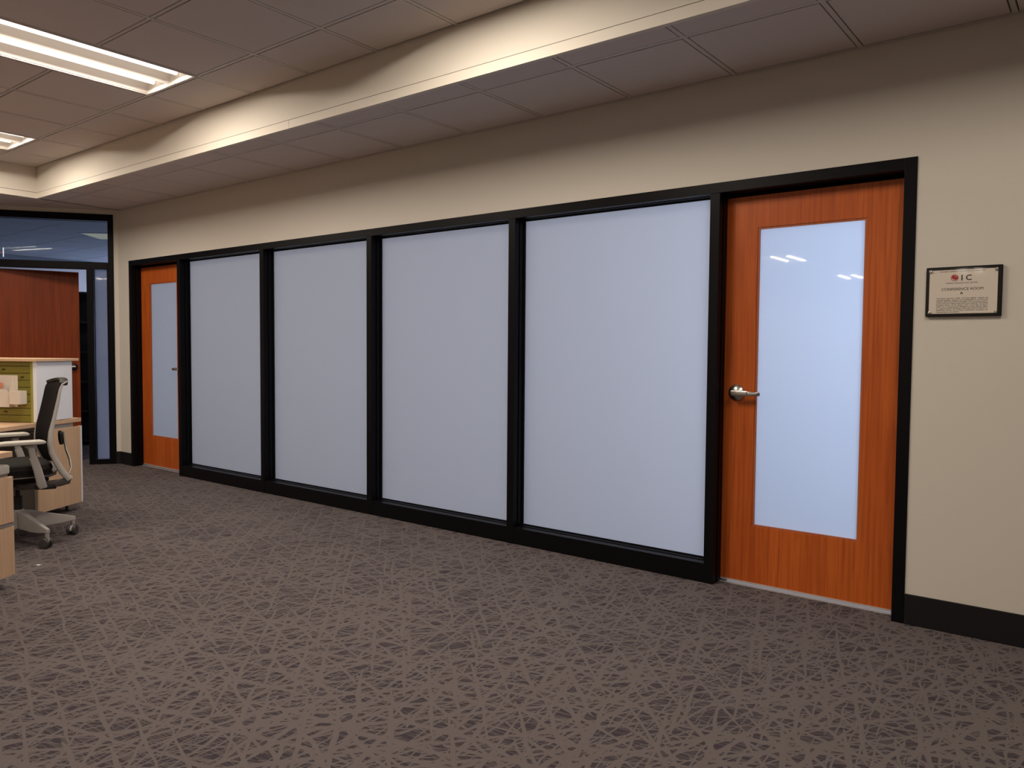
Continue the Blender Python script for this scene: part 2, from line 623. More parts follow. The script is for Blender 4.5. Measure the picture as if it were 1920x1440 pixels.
XH = [-8.333] + [-7.1798 - 0.6202 + k * T for k in range(0, 21)]   # upper grid lines along x
XH = [x for x in XH if x < XR]
YH = [-1.2751 - k * T for k in range(0, 26)] + [YF]
YH = sorted([y for y in YH if y > YF] + [YF, YS])
XF = [-5.3194 - 2.4808 - 0.0006, -5.3196, -5.3196 + 4 * T]         # left edges of the light columns
XF = [XH[1], XH[5], XH[9], XH[13]]  # last column is unseen, added to light the right part of the wall
YFX = [-1.2751 - 7 * T * k for k in (0, 1, 2, 3)]                      # near ends of the light rows


def is_light(x, y):
    for fx in XF:
        for fy in YFX:
            if fx < x < fx + T and fy - 2 * T < y < fy:
                return True
    return False


ce = MB()
ceil = empty('ceiling', (0, 0, 0), label='raised brown-grey tiled ceiling with lay-in tiles and recessed lights', cat='ceiling', kind='structure')
sl = MB().box(XS - .02, XR, YF, YS + .02, ZH + 0.125, ZH + 0.19)
sl.build('ceiling_slab', 'gap', ceil)
near = lambda x, y: y > -4.2 and x < 1.2
ceiling_field(ceil, XH, YH, ZH, skip=is_light, keep=near)
rest = MB()
h = BAR / 2 + GAP
for i in range(len(XH) - 1):
    for j in range(len(YH) - 1):
        cx, cy = (XH[i] + XH[i + 1]) / 2, (YH[j] + YH[j + 1]) / 2
        if near(cx, cy) or is_light(cx, cy) or XH[i + 1] - XH[i] < .05 or YH[j + 1] - YH[j] < .05:
            continue
        rest.box(XH[i] + h, XH[i + 1] - h, YH[j] + h, YH[j + 1] - h, ZH, ZH + .012)
tag(rest.build('ceiling_tiles_beyond', 'tile', ceil), kind='stuff')
for x in XH:
    if x < -8.3 or x > 1.2:
        continue
    MB().box(-BAR / 2, BAR / 2, 0, 4.2 + YS, ZH, ZH + .010).build('grid_bar', 'gridbar', ceil, loc=(x, -4.2, 0))
for y in YH:
    if y > YS - .01 or y < -4.3:
        continue
    cuts = [XS] + ([c for fx in XF for c in (fx, fx + T)] if abs(y + 1.2751 + T) < .01 else []) + [1.6]
    for c0, c1_ in zip(cuts[::2], cuts[1::2]):
        MB().box(0, c1_ - c0, -BAR / 2 + .001, BAR / 2 - .001, ZH + .001, ZH + .009).build('grid_bar', 'gridbar', ceil, loc=(c0, y, 0))
bk = MB()
hole = []
for i in range(len(XH) - 1):                # backing behind the joints, left open over the lights
    for j in range(len(YH) - 1):
        cx, cy = (XH[i] + XH[i + 1]) / 2, (YH[j] + YH[j + 1]) / 2
        if not is_light(cx, cy):
            bk.box(XH[i], XH[i + 1], YH[j], YH[j + 1], ZH + .013, ZH + .03)
tag(bk.build('joint_backing', 'gap', ceil), kind='stuff')

# lower ceiling beside the walls
low = empty('ceiling', (0, 0, 0), label='lower band of brown-grey ceiling tiles along the glass wall', cat='ceiling', kind='structure')
XLW = [-4.7364 + k * T for k in range(-15, 15)]
XLW = [x for x in XLW if -14.1 < x < XR]
YLW = [YS, -0.6285, -0.014]


def outside_partition(x, y):
    """True on the room side of the angled partition"""
    p = Vector((x, y, 0)) - K
    return p.dot(Vector((0.8, -0.6, 0))) > 0.02


xs_in = [x for x in XLW if x > -8.5]
ceiling_field(low, xs_in, YLW, ZL, keep=lambda x, y: x < 2.0)
xs_l = [x for x in XLW if x < -8.3]
ys_in = [-.6285 - k * T for k in range(7, -1, -1)]
ceiling_field(low, xs_l, ys_in + [-0.6285 + T], ZL)
ceiling_field(low, [xs_l[-1], XS - .001], ys_in[:-1] + [YS - .001], ZL)
ys_off = [-0.6285 + k * T for k in range(1, 9)]
ceiling_field(low, [x for x in xs_l if x < -9.0] + [-8.67], ys_off, ZL)
MB().box(-14.2, XR, YS + .001, 4.6, ZL + .013, ZL + .05).build('ceiling_slab', 'gap', low)
MB().box(-14.2, XS - .001, YF, YS + .001, ZL + .0131, ZL + .05).build('ceiling_slab', 'gap', low)
for x in xs_in:
    if x < 2:
        MB().box(-BAR / 2, BAR / 2, YS, 0, ZL, ZL + .010).build('grid_bar', 'gridbar', low, loc=(x, 0, 0))
MB().box(-14.1, 2.0, -.6285 - .012, -.6285 + .012, ZL + .001, ZL + .009).build('grid_bar', 'gridbar', low)
MB().box(-8.5, XR, -0.021, -0.006, ZL - .002, ZL + .012).build('wall_angle', 'gridbar', low)
for x in xs_l:
    MB().box(-BAR / 2, BAR / 2, -4.9, 4.6 if x < -9 else 0, ZL, ZL + .010).build('grid_bar', 'gridbar', low, loc=(x, 0, 0))
for y in ys_off + ys_in[:-1]:
    if True:
        MB().box(-14.1, -8.7 if y > 0 else XS - .001, -BAR / 2, BAR / 2, ZL + .001, ZL + .009).build('grid_bar', 'gridbar', low, loc=(0, y, 0))
# plain conference room ceiling
MB().box(-8.53, .45, .14, 4.5, 2.66, 2.70).build('ceiling_board', 'white_wall', low)

# soffit: painted drop between the two levels, with its corner trims
so = MB()
so.box(XS - .001, XR, YS, YS + .02, ZB + .0590, 3.2)
tag(so.build('wall_soffit', 'soffit'), 'cream soffit face stepping between the two ceilings, parallel to the glass wall', 'soffit', kind='structure')
so = MB().box(XS - .02, XS, YF, YS + .02, ZB + .0590, 3.2)
tag(so.build('wall_soffit', 'soffit'), 'cream soffit face turning the corner at the upper left', 'soffit', kind='structure')
t1 = empty('trim_1', (XS, YS, ZB), label='cream edge trim along the bottom of the soffits', cat='trim', kind='structure')
for x0, x1 in ((0.004, 4.02), (4.022, 7.9), (7.902, 12.8)):
    MB().box(x0, x1, -.005, .024, 0, .0545).build('trim_strip', 'soffit', t1, bevel=.0015)
MB().box(-.024, .005, -15.6, .024, 0, .0546).build('trim_strip', 'soffit', t1, bevel=.0015)

# ------------------------------------------------------------------ storefront frame along the back wall
FR = 0.055
MUL = [-7.31, -5.925, -4.535, -3.155, -1.765]       # left edges of the mullions
fr = empty('trim_2', (-8.29, 0, 0), label='black metal frame around four glass panes and two wooden doors', cat='frame', kind='structure')
X0 = -8.29


def bar_profile(mb, x0, x1, z0, z1, vertical=True, side=0):
    """face flange, recessed shadow groove, deeper back section"""
    if vertical:
        mb.box(x0, x1, -.006, .035, z0, z1)
        mb.box(x0 + .008, x1 - .008, .035, .05, z0, z1)
        mb.box(x0, x1, .05, .15, z0, z1)
    else:
        mb.box(x0, x1, -.006, .035, z0, z1)
        mb.box(x0, x1, .035, .05, z0 + .008, z1 - .008)
        mb.box(x0, x1, .05, .15, z0, z1)


for x in MUL:
    m_ = MB()
    bar_profile(m_, x - X0, x + FR - X0, 0, ZT - FR)
    m_.build('mullion', 'black', fr, bevel=.0015)
for x in (-8.29, -0.811):
    m_ = MB()
    bar_profile(m_, x - X0, x + FR - X0, 0, ZT)
    m_.build('door_jamb', 'black', fr, bevel=.0015)
m_ = MB()
bar_profile(m_, -8.235 - X0, -.811 - X0, ZT - FR, ZT, False)
m_.build('head_rail', 'black', fr, bevel=.0015)
for i in range(4):
    x0, x1 = MUL[i] + FR, MUL[i + 1]
    m_ = MB()
    m_.box(x0 - X0, x1 - X0, -.004, .05, 0, .108)
    m_.box(x0 - X0, x1 - X0, .05, .15, 0, .100)
    m_.box(x0 - X0, x1 - X0, .056, .090, .100, .112)
    m_.build('sill_rail', 'black', fr, bevel=.0015)
# door stops behind the leaves
for xa_, xb_ in ((-8.235, -7.31), (-1.71, -.811)):
    MB().box(xa_ - X0, xb_ - X0, .141, .155, 2.10, ZT - FR).build('door_stop', 'black', fr)
    MB().box(xa_ - X0, xa_ + .014 - X0, .141, .155, 0, 2.10).build('door_stop', 'black', fr)
    MB().box(xb_ - .014 - X0, xb_ - X0, .141, .155, 0, 2.10).build('door_stop', 'black', fr)


def glass_box(name, mat, parent, x0, x1, y, z0, z1, th=.006):
    """pane: scattering front face, clear body"""
    g = MB()
    vs = [(x, yy, z) for z in (z0, z1) for yy in (y, y + th) for x in (x0, x1)]
    g.add(vs, [(0, 1, 5, 4)], 0)
    g.add(vs, [(0, 2, 3, 1), (4, 5, 7, 6), (2, 6, 7, 3), (0, 4, 6, 2), (1, 3, 7, 5)], 1)
    return g.build(name, [mat, 'clear_back'], parent)


where = ['beside the far wooden door, narrowest in view', 'second from the far wooden door', 'third from the far wooden door', 'nearest the large wooden door, widest in view']
for i in range(4):
    x0, x1 = MUL[i] + FR, MUL[i + 1]
    wn = empty('window_%d' % (i + 1), (x0, 0.1, 0), label='flat grey-blue frosted pane ' + where[i], cat='window', kind='structure')
    glass_box('window_pane', 'pane', wn, 0.002, x1 - x0 - .002, 0.0, .111, 2.124)
    L_ = x1 - x0
    s_ = MB()        # slim black glazing stops
    s_.box(0, .010, -.014, -.002, .111, 2.126)
    s_.box(L_ - .010, L_, -.014, -.002, .111, 2.126)
    s_.build('glazing_stop', 'black', wn)
    s_ = MB().box(.010, L_ - .010, -.014, -.002, 2.118, 2.128)
    s_.build('head_stop', 'black', wn)
    MB().box(.010, L_ - .010, -.010, -.002, .111, .119).build('sill_stop', 'black', wn)


# ------------------------------------------------------------------ wooden doors in the back wall
def lever(parent, x, y, z, sgn=1):
    """rose, neck and lever; sgn: direction of the lever along local x; the room is on -y"""
    hd = MB()
    mt = Matrix.Translation((x, y, z)) @ Matrix.Rotation(PI / 2, 4, 'X')
    hd.lathe([(.0455, 0), (.0455, .006), (.042, .011), (.030, .017), (.024, .022), (.0135, .024), (.0125, .048)], 32, 0, mt)
    rose = hd.build('door_handle', 'steel', parent, smooth=True)
    lv = MB()
    yy = y - .050
    lv.tube([(x - sgn * .018, yy, z), (x - sgn * .012, yy, z), (x + sgn * .03, yy, z), (x + sgn * .075, yy + .0, z), (x + sgn * .078, yy + .002, z - .001), (x + sgn * .126, yy + .006, z - .002), (x + sgn * .138, yy + .016, z - .003)],
            None, 16, 0, flat=[(.004, .009), (.008, .0145), (.008, .0148), (.0075, .014), (.0065, .0125), (.006, .011), (.005, .009)])
    lv.build('lever', 'steel', rose, smooth=True)


def wooden_door(name, x0, label, lever_side, glass_mat):
    W_, H0, H1 = .903, .014, 2.112
    d = empty(name, (x0, .1, 0), label=label, cat='door', kind='structure')
    gx0, gx1, gz0, gz1 = .172, .718, .330, 1.942
    if lever_side > 0:
        gx0, gx1 = .172, .72
    lf = MB()
    # leaf with the glazed opening left out of it
    o_ = [(0, H0), (W_, H0), (W_, H1), (0, H1)]
    i_ = [(gx0, gz0), (gx1, gz0), (gx1, gz1), (gx0, gz1)]
    for y in (0.0, .042):
        vs = [(u, y, v) for u, v in o_ + i_]
        lf.add(vs, [(k, (k + 1) % 4, (k + 1) % 4 + 4, k + 4) for k in range(4)])
    vs = [(u, y, v) for y in (0, .042) for u, v in o_]
    lf.add(vs, [(k, (k + 1) % 4, (k + 1) % 4 + 4, k + 4) for k in range(4)])
    vs = [(u, y, v) for y in (0, .042) for u, v in i_]
    lf.add(vs, [(k, (k + 1) % 4, (k + 1) % 4 + 4, k + 4) for k in range(4)])
    lf.build('door_leaf', 'cherry', d)
    bd = MB()
    b_ = .010
    bd.box(gx0, gx1, .004, .016, gz0, gz0 + b_)
    bd.box(gx0, gx1, .004, .016, gz1 - b_, gz1)
    bd.box(gx0, gx0 + b_, .004, .016, gz0 + b_, gz1 - b_)
    bd.box(gx1 - b_, gx1, .004, .016, gz0 + b_, gz1 - b_)
    bd.build('glazing_bead', 'bead', d)
    glass_box('door_glass', glass_mat, d, gx0 + .004, gx1 - .004, .018, gz0 + .004, gz1 - .004)
    MB().box(.002, W_ - .002, -.004, .0, .012, .022).build('door_sweep', 'sweep', d)
    lever(d, .074 if lever_side < 0 else W_ - .074, 0, 1.054, 1 if lever_side < 0 else -1)
    return d


wooden_door('door_1', -1.7105, 'large orange cherry wood door with a tall bright frosted pane, right of the glass wall', -1, 'door_pane')
wooden_door('door_2', -8.234, 'far orange cherry wood door with frosted pane, partly behind the first mullion', 1, 'door_pane')
for x0 in (-1.7105, -8.234):    # aluminium thresholds
    tag(MB().box(x0, x0 + .903, .085, .15, 0, .005).build('trim_3' if x0 > -3 else 'trim_4', 'sweep'),
        'thin metal threshold under the %s wooden door' % ('large near' if x0 > -3 else 'far'), 'threshold', kind='structure')

# ------------------------------------------------------------------ angled office front: frame, transom, sidelight, open door
# local x: away from the corner; local +y: into the room; local -y: into the office
of = empty('trim_5', K, E_ANG, 'black metal frame of the angled office front with transom and sidelight', 'frame', kind='structure')
MB().box(.045, .100, -.12, .006, 0, 2.690).build('frame_jamb', 'black', of, bevel=.0015)
MB().box(.100, 1.40, -.12, .006, 2.620, 2.690).build('head_rail', 'black', of, bevel=.0015)
MB().box(.100, 1.40, -.12, .006, 2.105, 2.178).build('transom_rail', 'black', of, bevel=.0015)
MB().box(.250, .312, -.12, .006, 0, 2.105).build('frame_mullion', 'black', of, bevel=.0015)
MB().box(.100, .250, -.12, .006, 0, .052).build('sill_rail', 'black', of, bevel=.0015)
MB().box(1.345, 1.45, -.12, .0065, 0, 2.690).build('frame_jamb', 'black', of, bevel=.0015)
MB().box(.105, .118, -.03, -.012, .052, 2.105).build('glazing_stop', 'black', of)
MB().box(.238, .245, -.03, -.012, .052, 2.105).build('glazing_stop', 'black', of)

w5 = empty('window_5', K, E_ANG, 'dark clear transom glass above the open office door', 'window', kind='structure')
MB().box(.102, 1.343, -.055, -.049, 2.180, 2.618).build('transom_pane', 'clear', w5)
w6 = empty('window_6', K, E_ANG, 'narrow blue frosted sidelight pane beside the office door', 'window', kind='structure')
g = MB()
vs = [(x, y, z) for z in (.054, 2.103) for y in (-.046, -.040) for x in (.104, .248)]
g.add(vs, [(2, 6, 7, 3)], 0)
g.add(vs, [(0, 2, 3, 1), (4, 5, 7, 6), (0, 1, 5, 4), (0, 4, 6, 2), (1, 3, 7, 5)], 1)
g.build('sidelight_pane', ['side_pane', 'clear_back'], w6)

hinge = K + E_DIR * 1.333 + Vector((-.8, .6, 0)) * .06
free = K + E_DIR * .478 + Vector((-.8, .6, 0)) * .355
dv = free - hinge
d3 = empty('door_3', hinge, math.atan2(dv.y, dv.x), 'plain cherry wood office door standing ajar behind the workstations', 'door', kind='structure')
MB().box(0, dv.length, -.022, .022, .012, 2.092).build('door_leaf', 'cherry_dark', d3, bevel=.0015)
# its room side lies on local -y or +y: pick the side facing the camera
side = -1 if (Matrix.Rotation(math.atan2(dv.y, dv.x), 3, 'Z') @ Vector((0, -1, 0))).dot(co.location - hinge) > 0 else 1
hd = MB()
mt = Matrix.Translation((dv.length - .062, side * .022, 1.05)) @ Matrix.Rotation(PI / 2 * (1 if side < 0 else -1), 4, 'X')
hd.lathe([(.040, 0), (.040, .008), (.030, .016), (.013, .022), (.013, .05)], 24, 0, mt)
rs = hd.build('door_handle', 'chair_dark', d3, smooth=True)
MB().tube([(dv.length - .05, side * .074, 1.05), (dv.length - .10, side * .076, 1.05), (dv.length - .17, side * .072, 1.048)], None, 12, 0,
          flat=[(.007, .011)] * 3).build('lever', 'steel', rs, smooth=True)

# inside the office, seen through the transom and the gap
ol = empty('ceiling_light', (-10.55, .44, ZL), math.atan2(.67, .74), 'dim cream ceiling light seen through the dark transom glass', 'ceiling light')
MB().box(0, 1.19, .02, .59, -.004, .010).build('light_frame', 'reflector', ol)
MB().box(.03, 1.16, .05, .56, -.008, -.004).build('light_lens', 'dim_lens', ol)
q = K + E_DIR * .62 + Vector((-.8, .6, 0)) * 1.25
bc = empty('filler_shelves', (-10.30, .62, 0), E_ANG, 'tall black shelf unit added inside the office to darken the gap by the door', 'filler_shelves')  # added black unit, put in so the gap beside the door reads dark
MB().box(-.5, .5, -.36, -.34, 0, 1.98).build('back_panel', 'black_plain', bc)
for x in (-.5, .48):
    MB().box(x, x + .02, -.34, 0, 0, 1.98).build('side_panel', 'black_plain', bc)
for k in range(6):
    MB().box(-.48, .48, -.34, 0, .05 + k * .38, .07 + k * .38).build('shelf', 'black_plain', bc)

# lit sign beyond the transom, cut by the left edge of the picture
sp = K + E_DIR * 1.105 + Vector((-.8, .6, 0)) * .02
sg = empty('exit_sign', (sp.x, sp.y, 2.205), E_ANG, 'small lit white and red sign stroke on the transom glass at the left edge', 'sign')
MB().box(-.012, -.004, -.006, .0, 0.0, .095).build('sign_stroke', 'lit_sign', sg)
MB().box(-.004, .075, -.006, .0, .036, .046).build('sign_bar', 'red_soft', sg)
MB().box(.030, .075, -.006, .0, .0, .03).build('sign_red_letter', 'red', sg)

# ------------------------------------------------------------------ recessed ceiling lights
def make_light():
    t = empty('ceiling_light', (0, 0, ZH))
    L_, W_ = 2 * T, T
    hb = MB()
    e = .018
    hb.box(0, e, -L_, 0, -.003, .0005)
    hb.box(W_ - e, W_, -L_, 0, -.003, .0005)
    hb.box(e, W_ - e, -L_, -L_ + e, -.003, .0005)
    hb.box(e, W_ - e, -e, 0, -.003, .0005)
    hb.build('light_frame', 'gridbar', t)
    # curved two-bay reflector
    rf = MB()
    pts = []
    for bay in (0, 1):
        a0 = e + bay * (W_ / 2 - e)
        a1 = a0 + (W_ / 2 - e)
        for k in range(13):
            u = k / 12
            pts.append((a0 + (a1 - a0) * u, .006 + .088 * (math.sin(PI * u)) ** 0.45))
    n = len(pts)
    vs = [(x, y, z) for y in (-L_ + e, -e) for x, z in pts]
    rf.add(vs, [(k, k + 1, k + 1 + n, k + n) for k in range(n - 1)])
    vs = [(x, y, .112) for y in (-L_, 0) for x in (0, W_)]
    rf.add(vs, [(0, 1, 3, 2)])
    rf.build('reflector', 'reflector', t, smooth=True)
    for y in (-L_ + e, -e - .004):
        MB().box(e, W_ - e, y, y + .004, .0, .11).build('end_plate', 'reflector', t)
    for bay in (0, 1):
        cx = e + (W_ / 2 - e) * (.5 + bay)
        tb = MB().tube([(cx, -L_ + .05, .045), (cx, -.05, .045)], .0165, 14)
        tb.build('tube', 'tube', t, smooth=True)
        la = bpy.data.lights.new('tube_lamp', 'AREA')
        la.shape, la.size, la.size_y, la.energy, la.color = 'RECTANGLE', .062, 1.12, LAMP_W, TUBE_COL
        lo = bpy.data.objects.new('tube_lamp', la)
        C.objects.link(lo)
        lo.parent = t
        lo.location = (cx, -L_ / 2, .024)
    return t


lt = make_light()
tag(lt, group='recessed two-tube ceiling lights')
first = True
dim_lamp = None
lab = {(0, 0): 'recessed two-tube ceiling light cut off at the left edge, the farther small one',
       (1, 0): 'large recessed two-tube ceiling light at the upper left'}
for ix, fx in enumerate(XF):
    for iy, fy in enumerate(YFX):
        o = lt if first else copy_tree(lt)
        first = False
        o.location = (fx, fy, ZH)
        if ix == 3 or iy == 1:      # last column and second row: unseen, added to brighten the walls, dimmed
            for lamp in o.children:
                if lamp.type == 'LIGHT':
                    lamp.data = lamp.data.copy() if dim_lamp is None else dim_lamp
                    lamp.data.energy = LAMP_W * 0.6
                    dim_lamp = lamp.data
        if (ix, iy) in lab:
            tag(o, lab[(ix, iy)], 'ceiling light', 'recessed two-tube ceiling lights')
        else:
            tag(o, 'two-tube ceiling light outside the picture, %s row from the glass wall, %s from left' % (
                ('first', 'second', 'third', 'last')[iy], ('first', 'second', 'third', 'fourth')[ix]), 'ceiling light', 'recessed two-tube ceiling lights')

# ------------------------------------------------------------------ framed plaque right of the large door
pq = empty('plaque', (-.704, 0, 1.445), label='black framed conference room plaque with cream printed sheet, on the wall right of the door', cat='plaque')
PW, PH = .298, .223
MB().box(0, PW, -.018, -.001, 0, PH).build('backing_board', 'plaque', pq, bevel=.003)
MB().box(.0145, PW - .0175, -.0192, -.018, .013, PH - .0145).build('printed_sheet', 'paper', pq)
MB().box(.008, PW - .010, -.0235, -.0205, .007, PH - .008).build('clear_cover', 'acrylic', pq, bevel=.0006)
for x, z in ((.0185, .0185), (PW - .022, .0185), (.0185, PH - .019), (PW - .022, PH - .019)):
    mt = Matrix.Translation((x, -.0236, z)) @ Matrix.Rotation(PI / 2, 4, 'X')
    s_ = MB().lathe([(.0066, 0), (.0068, .0012), (.005, .0026), (.001, .0032)], 16, 0, mt)
    for k in range(5):
        an = 2 * PI * k / 5 + .3
        m2 = Matrix.Translation((x + .0047 * math.cos(an), -.0236, z + .0047 * math.sin(an))) @ Matrix.Rotation(PI / 2, 4, 'X')
        s_.lathe([(.0024, 0), (.0022, .0030), (.001, .0038)], 10, 0, m2)
    s_.build('corner_screw', 'steel', pq, smooth=True)
cx = .1465
YT = -.0196
text('heading', 'MIDWEST ENERGY RESEARCH CONSORTIUM', .0080, (cx - .002, YT, .1985), 'ink_grey', pq, spacing=1.12)
text('logo_letter', 'I', .034, (.1435, YT, .1605), 'ink', pq, bold=.0009)
text('logo_letter', 'C', .034, (.1700, YT, .1605), 'ink', pq, bold=.0007)
text('subheading', 'ENERGY INNOVATION CENTER', .0078, (cx - .004, YT, .1465), 'ink_grey', pq, spacing=1.12)
text('room_name', 'CONFERENCE ROOM', .0170, (cx - .001, YT, .1165), 'ink', pq, spacing=1.0)
text('room_letter', 'A', .0165, (cx - .003, YT, .0985), 'ink', pq, bold=.0003)
body = ('The Energy Innovation Center will bring together industry and academia scientists, engineers and entrepreneurs to conduct joint '
        'research, advance innovative technologies, move prototype products to the commercial stage and spin-off startup companies. '
        'The Energy Innovation Center, on the campus north of the city, will play a critical role in accelerating the development of the '
        'Midwest region as a regional hub for the Energy, Power and Control industry, by establishing a facility that promotes '
        'collaborative innovation and ongoing programs and activities.')
text('body_text', body, .0072, (.0440, YT, .0790), 'ink', pq, align='JUSTIFY', box=(.2015, .1), line=1.06)
# red swirled ball of the logo
bl = MB()
mt = Matrix.Translation((cx - .032, YT, .172)) @ Matrix.Rotation(PI / 2, 4, 'X')
bl.lathe([(.0150, 0), (.0149, .0003)], 32, 0, mt)
lg = bl.build('logo_ball', 'red', pq)
sw = MB()
for r_, a0, a1, wd in ((.0118, 2.6, 5.9, .0011), (.0095, .2, 1.9, .0008), (.0085, 3.3, 5.2, .0007)):
    st = 20
    prev = []
    for k in range(st + 1):
        an = a0 + (a1 - a0) * k / st
        w2 = wd * math.sin(PI * k / st) + .0001
        prev.append(((cx - .032) + (r_ - w2) * math.cos(an), YT - .0005, .172 + (r_ - w2) * math.sin(an)))
        prev.append(((cx - .032) + (r_ + w2) * math.cos(an), YT - .0005, .172 + (r_ + w2) * math.sin(an)))
    sw.add(prev, [(2 * k, 2 * k + 1, 2 * k + 3, 2 * k + 2) for k in range(st)])
sw.build('logo_swirl', 'paper', lg)

# ------------------------------------------------------------------ workstations (local x = along the desk front, local -y into the desk)
D_DIR = Vector((.5, -.866, 0))
D_ANG = math.atan2(-.866, .5)         # local x = D_DIR ; local y = (.866, .5) towards the glass wall
WP = Vector((-6.387, -1.307, 0))

dk = empty('desk', WP, D_ANG, 'far maple desk top running behind the office chair towards the pale end panel', 'desk')
MB().box(0, 2.4, -.62, 0, .690, .720).build('desk_top', 'maple', dk, bevel=.002)
MB().box(.085, .45, -.50, -.006, .657, .690).build('desk_support', 'grey_metal', dk)
MB().box(2.34, 2.37, -.58, -.04, 0, .690).build('desk_leg', 'grey_metal', dk)

pd = empty('pedestal_cabinet', WP, D_ANG, 'far maple pedestal cabinet under the desk end behind the office chair', 'cabinet')
MB().box(.030, .445, -.44, -.012, .066, .652).build('cabinet_body', 'grey_metal', pd, bevel=.002)
MB().box(.016, .457, -.012, .004, .058, .657).build('side_panel', 'maple', pd, bevel=.0015)
MB().box(.0, .0158, -.02, .004, .058, .657).build('edge_strip', 'white_plastic', pd)
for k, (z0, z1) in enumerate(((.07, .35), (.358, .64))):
    dr = MB().box(.4455, .462, -.43, -.045, z0, z1).build('drawer', 'shaded_front', pd, bevel=.0015)
    MB().box(.462, .474, -.30, -.18, z1 - .045, z1 - .035).build('drawer_pull', 'grey_metal', dr, bevel=.002)
for x, y in ((.10, -.06), (.38, -.06), (.10, -.38), (.38, -.38)):
    MB().lathe([(.010, 0), (.016, .0), (.016, .008), (.009, .012), (.009, .0665)], 14, 0, Matrix.Translation((x, y, 0))).build('cabinet_foot', 'black_plain', pd)

sc = empty('slat_screen', WP + Vector((0, 0, .72)), D_ANG, 'olive green slatted desk screen with maple cap and white end panel', 'desk screen')
MB().box(.085, .452, -.036, -.006, .004, .446).build('end_panel', 'white_plastic', sc, bevel=.001)
MB().box(.030, .478, -1.6, .012, .4465, .466).build('top_cap', 'maple', sc, bevel=.0015)
MB().box(.425, .436, -1.5, -.038, 0, .446).build('panel_core', 'slot', sc)
z = .004
while z < .44:
    MB().box(.436, .4505, -1.5, -.058, z, min(z + .0475, .445)).build('slat', 'green', sc, bevel=.001)
    z += .0512
MB().box(.436, .4515, -.0565, -.0365, 0, .445).build('end_post', 'greenfab', sc)
for y, zz in ((-.13, .33), (-.28, .385), (-.27, .075)):
    MB().box(.4505, .462, y, y + .02, zz, zz + .006).build('slot_hook', 'black_plain', sc)

# letter holder and small box on the slat screen (each hangs on the screen)
lh = empty('letter_holder', sc.location, D_ANG, 'white moulded letter holder hooked on the olive slat screen', 'letter holder')
MB().box(.453, .458, -.345, -.155, .115, .345).build('back_plate', 'cream_plastic', lh, bevel=.001)
pk = MB()
pk.prism([(-.345, .115), (-.19, .115), (-.19, .205), (-.196, .225), (-.212, .240), (-.235, .245), (-.345, .245)], .498, .502, 'X')
pk.build('front_pocket', 'cream_plastic', lh, bevel=.001)
MB().box(.458, .498, -.345, -.190, .115, .119).build('pocket_floor', 'cream_plastic', lh)
pk = MB().prism([(.458, .115), (.502, .115), (.502, .215), (.458, .335)], -.190, -.186, 'Y')
pk.build('pocket_side', 'cream_plastic', lh)
op = MB().prism([(-.345, .15), (-.300, .15), (-.265, .290), (-.345, .292)], .474, .4755, 'X')
o = op.build('paper_sheet', 'orange_paper')
o.location = sc.location
o.rotation_euler = (0, 0, D_ANG)
tag(o, 'salmon red paper sheet standing in the white letter holder', 'paper')
cb = empty('card_box', sc.location, D_ANG, 'small cream card box on the slat screen beside the letter holder', 'box')
bx = MB()
bx.box(.453, .520, -.170, -.085, .138, .141)
bx.box(.453, .456, -.170, -.085, .141, .235)
bx.box(.517, .520, -.170, -.085, .141, .235)
bx.box(.456, .517, -.170, -.167, .141, .235)
bx.box(.456, .517, -.088, -.085, .141, .235)
bx.build('box_body', 'cream_plastic', cb, bevel=.0008)

# near workstation, mostly outside the left edge
WN = Vector((-4.615, -2.400, 0))
dn = empty('desk', WN, D_ANG, 'near maple desk top cut off by the left edge of the picture', 'desk')
MB().box(0, 1.7, -.70, 0, .690, .720).build('desk_top', 'maple', dn, bevel=.002)
MB().box(.06, .16, -.20, -.06, .651, .690).build('desk_support', 'grey_metal', dn)
MB().box(1.62, 1.65, -.66, -.04, 0, .690).build('desk_leg', 'grey_metal', dn)
pn = empty('pedestal_cabinet', WN, D_ANG, 'near two-drawer maple pedestal cabinet at the lower left edge of the picture', 'cabinet')
MB().box(.016, .90, -.46, -.018, .060, .600).build('cabinet_body', 'grey_metal', pn, bevel=.002)
MB().box(.012, .90, -.46, -.004, .600, .651).build('cabinet_top', 'chair_pad', pn, bevel=.012, seg=3)
for z0, z1 in ((.058, .318), (.342, .586)):
    dr = MB().box(0, .90, -.018, 0, z0, z1).build('drawer', 'maple', pn, bevel=.0015)
MB().box(.004, .90, -.014, -.006, .320, .340).build('drawer_rail', 'grey_metal', pn)
for x, y in ((.07, -.06), (.82, -.06), (.07, -.40), (.82, -.40)):
    MB().lathe([(.012, 0), (.020, .0), (.020, .010), (.012, .016), (.012, .061)], 14, 0, Matrix.Translation((x, y, 0))).build('cabinet_foot', 'black_plain', pn)
sn = empty('desk_screen', WN + Vector((0, 0, .72)), D_ANG, 'near olive green desk screen edge standing on the near desk at the left edge', 'desk screen')
MB().box(.035, 1.5, -.135, -.095, 0, .466).build('screen_panel', 'greenfab', sn, bevel=.002)
MB().box(.0, 1.52, -.170, -.065, .4665, .488).build('top_cap', 'maple', sn, bevel=.0015)

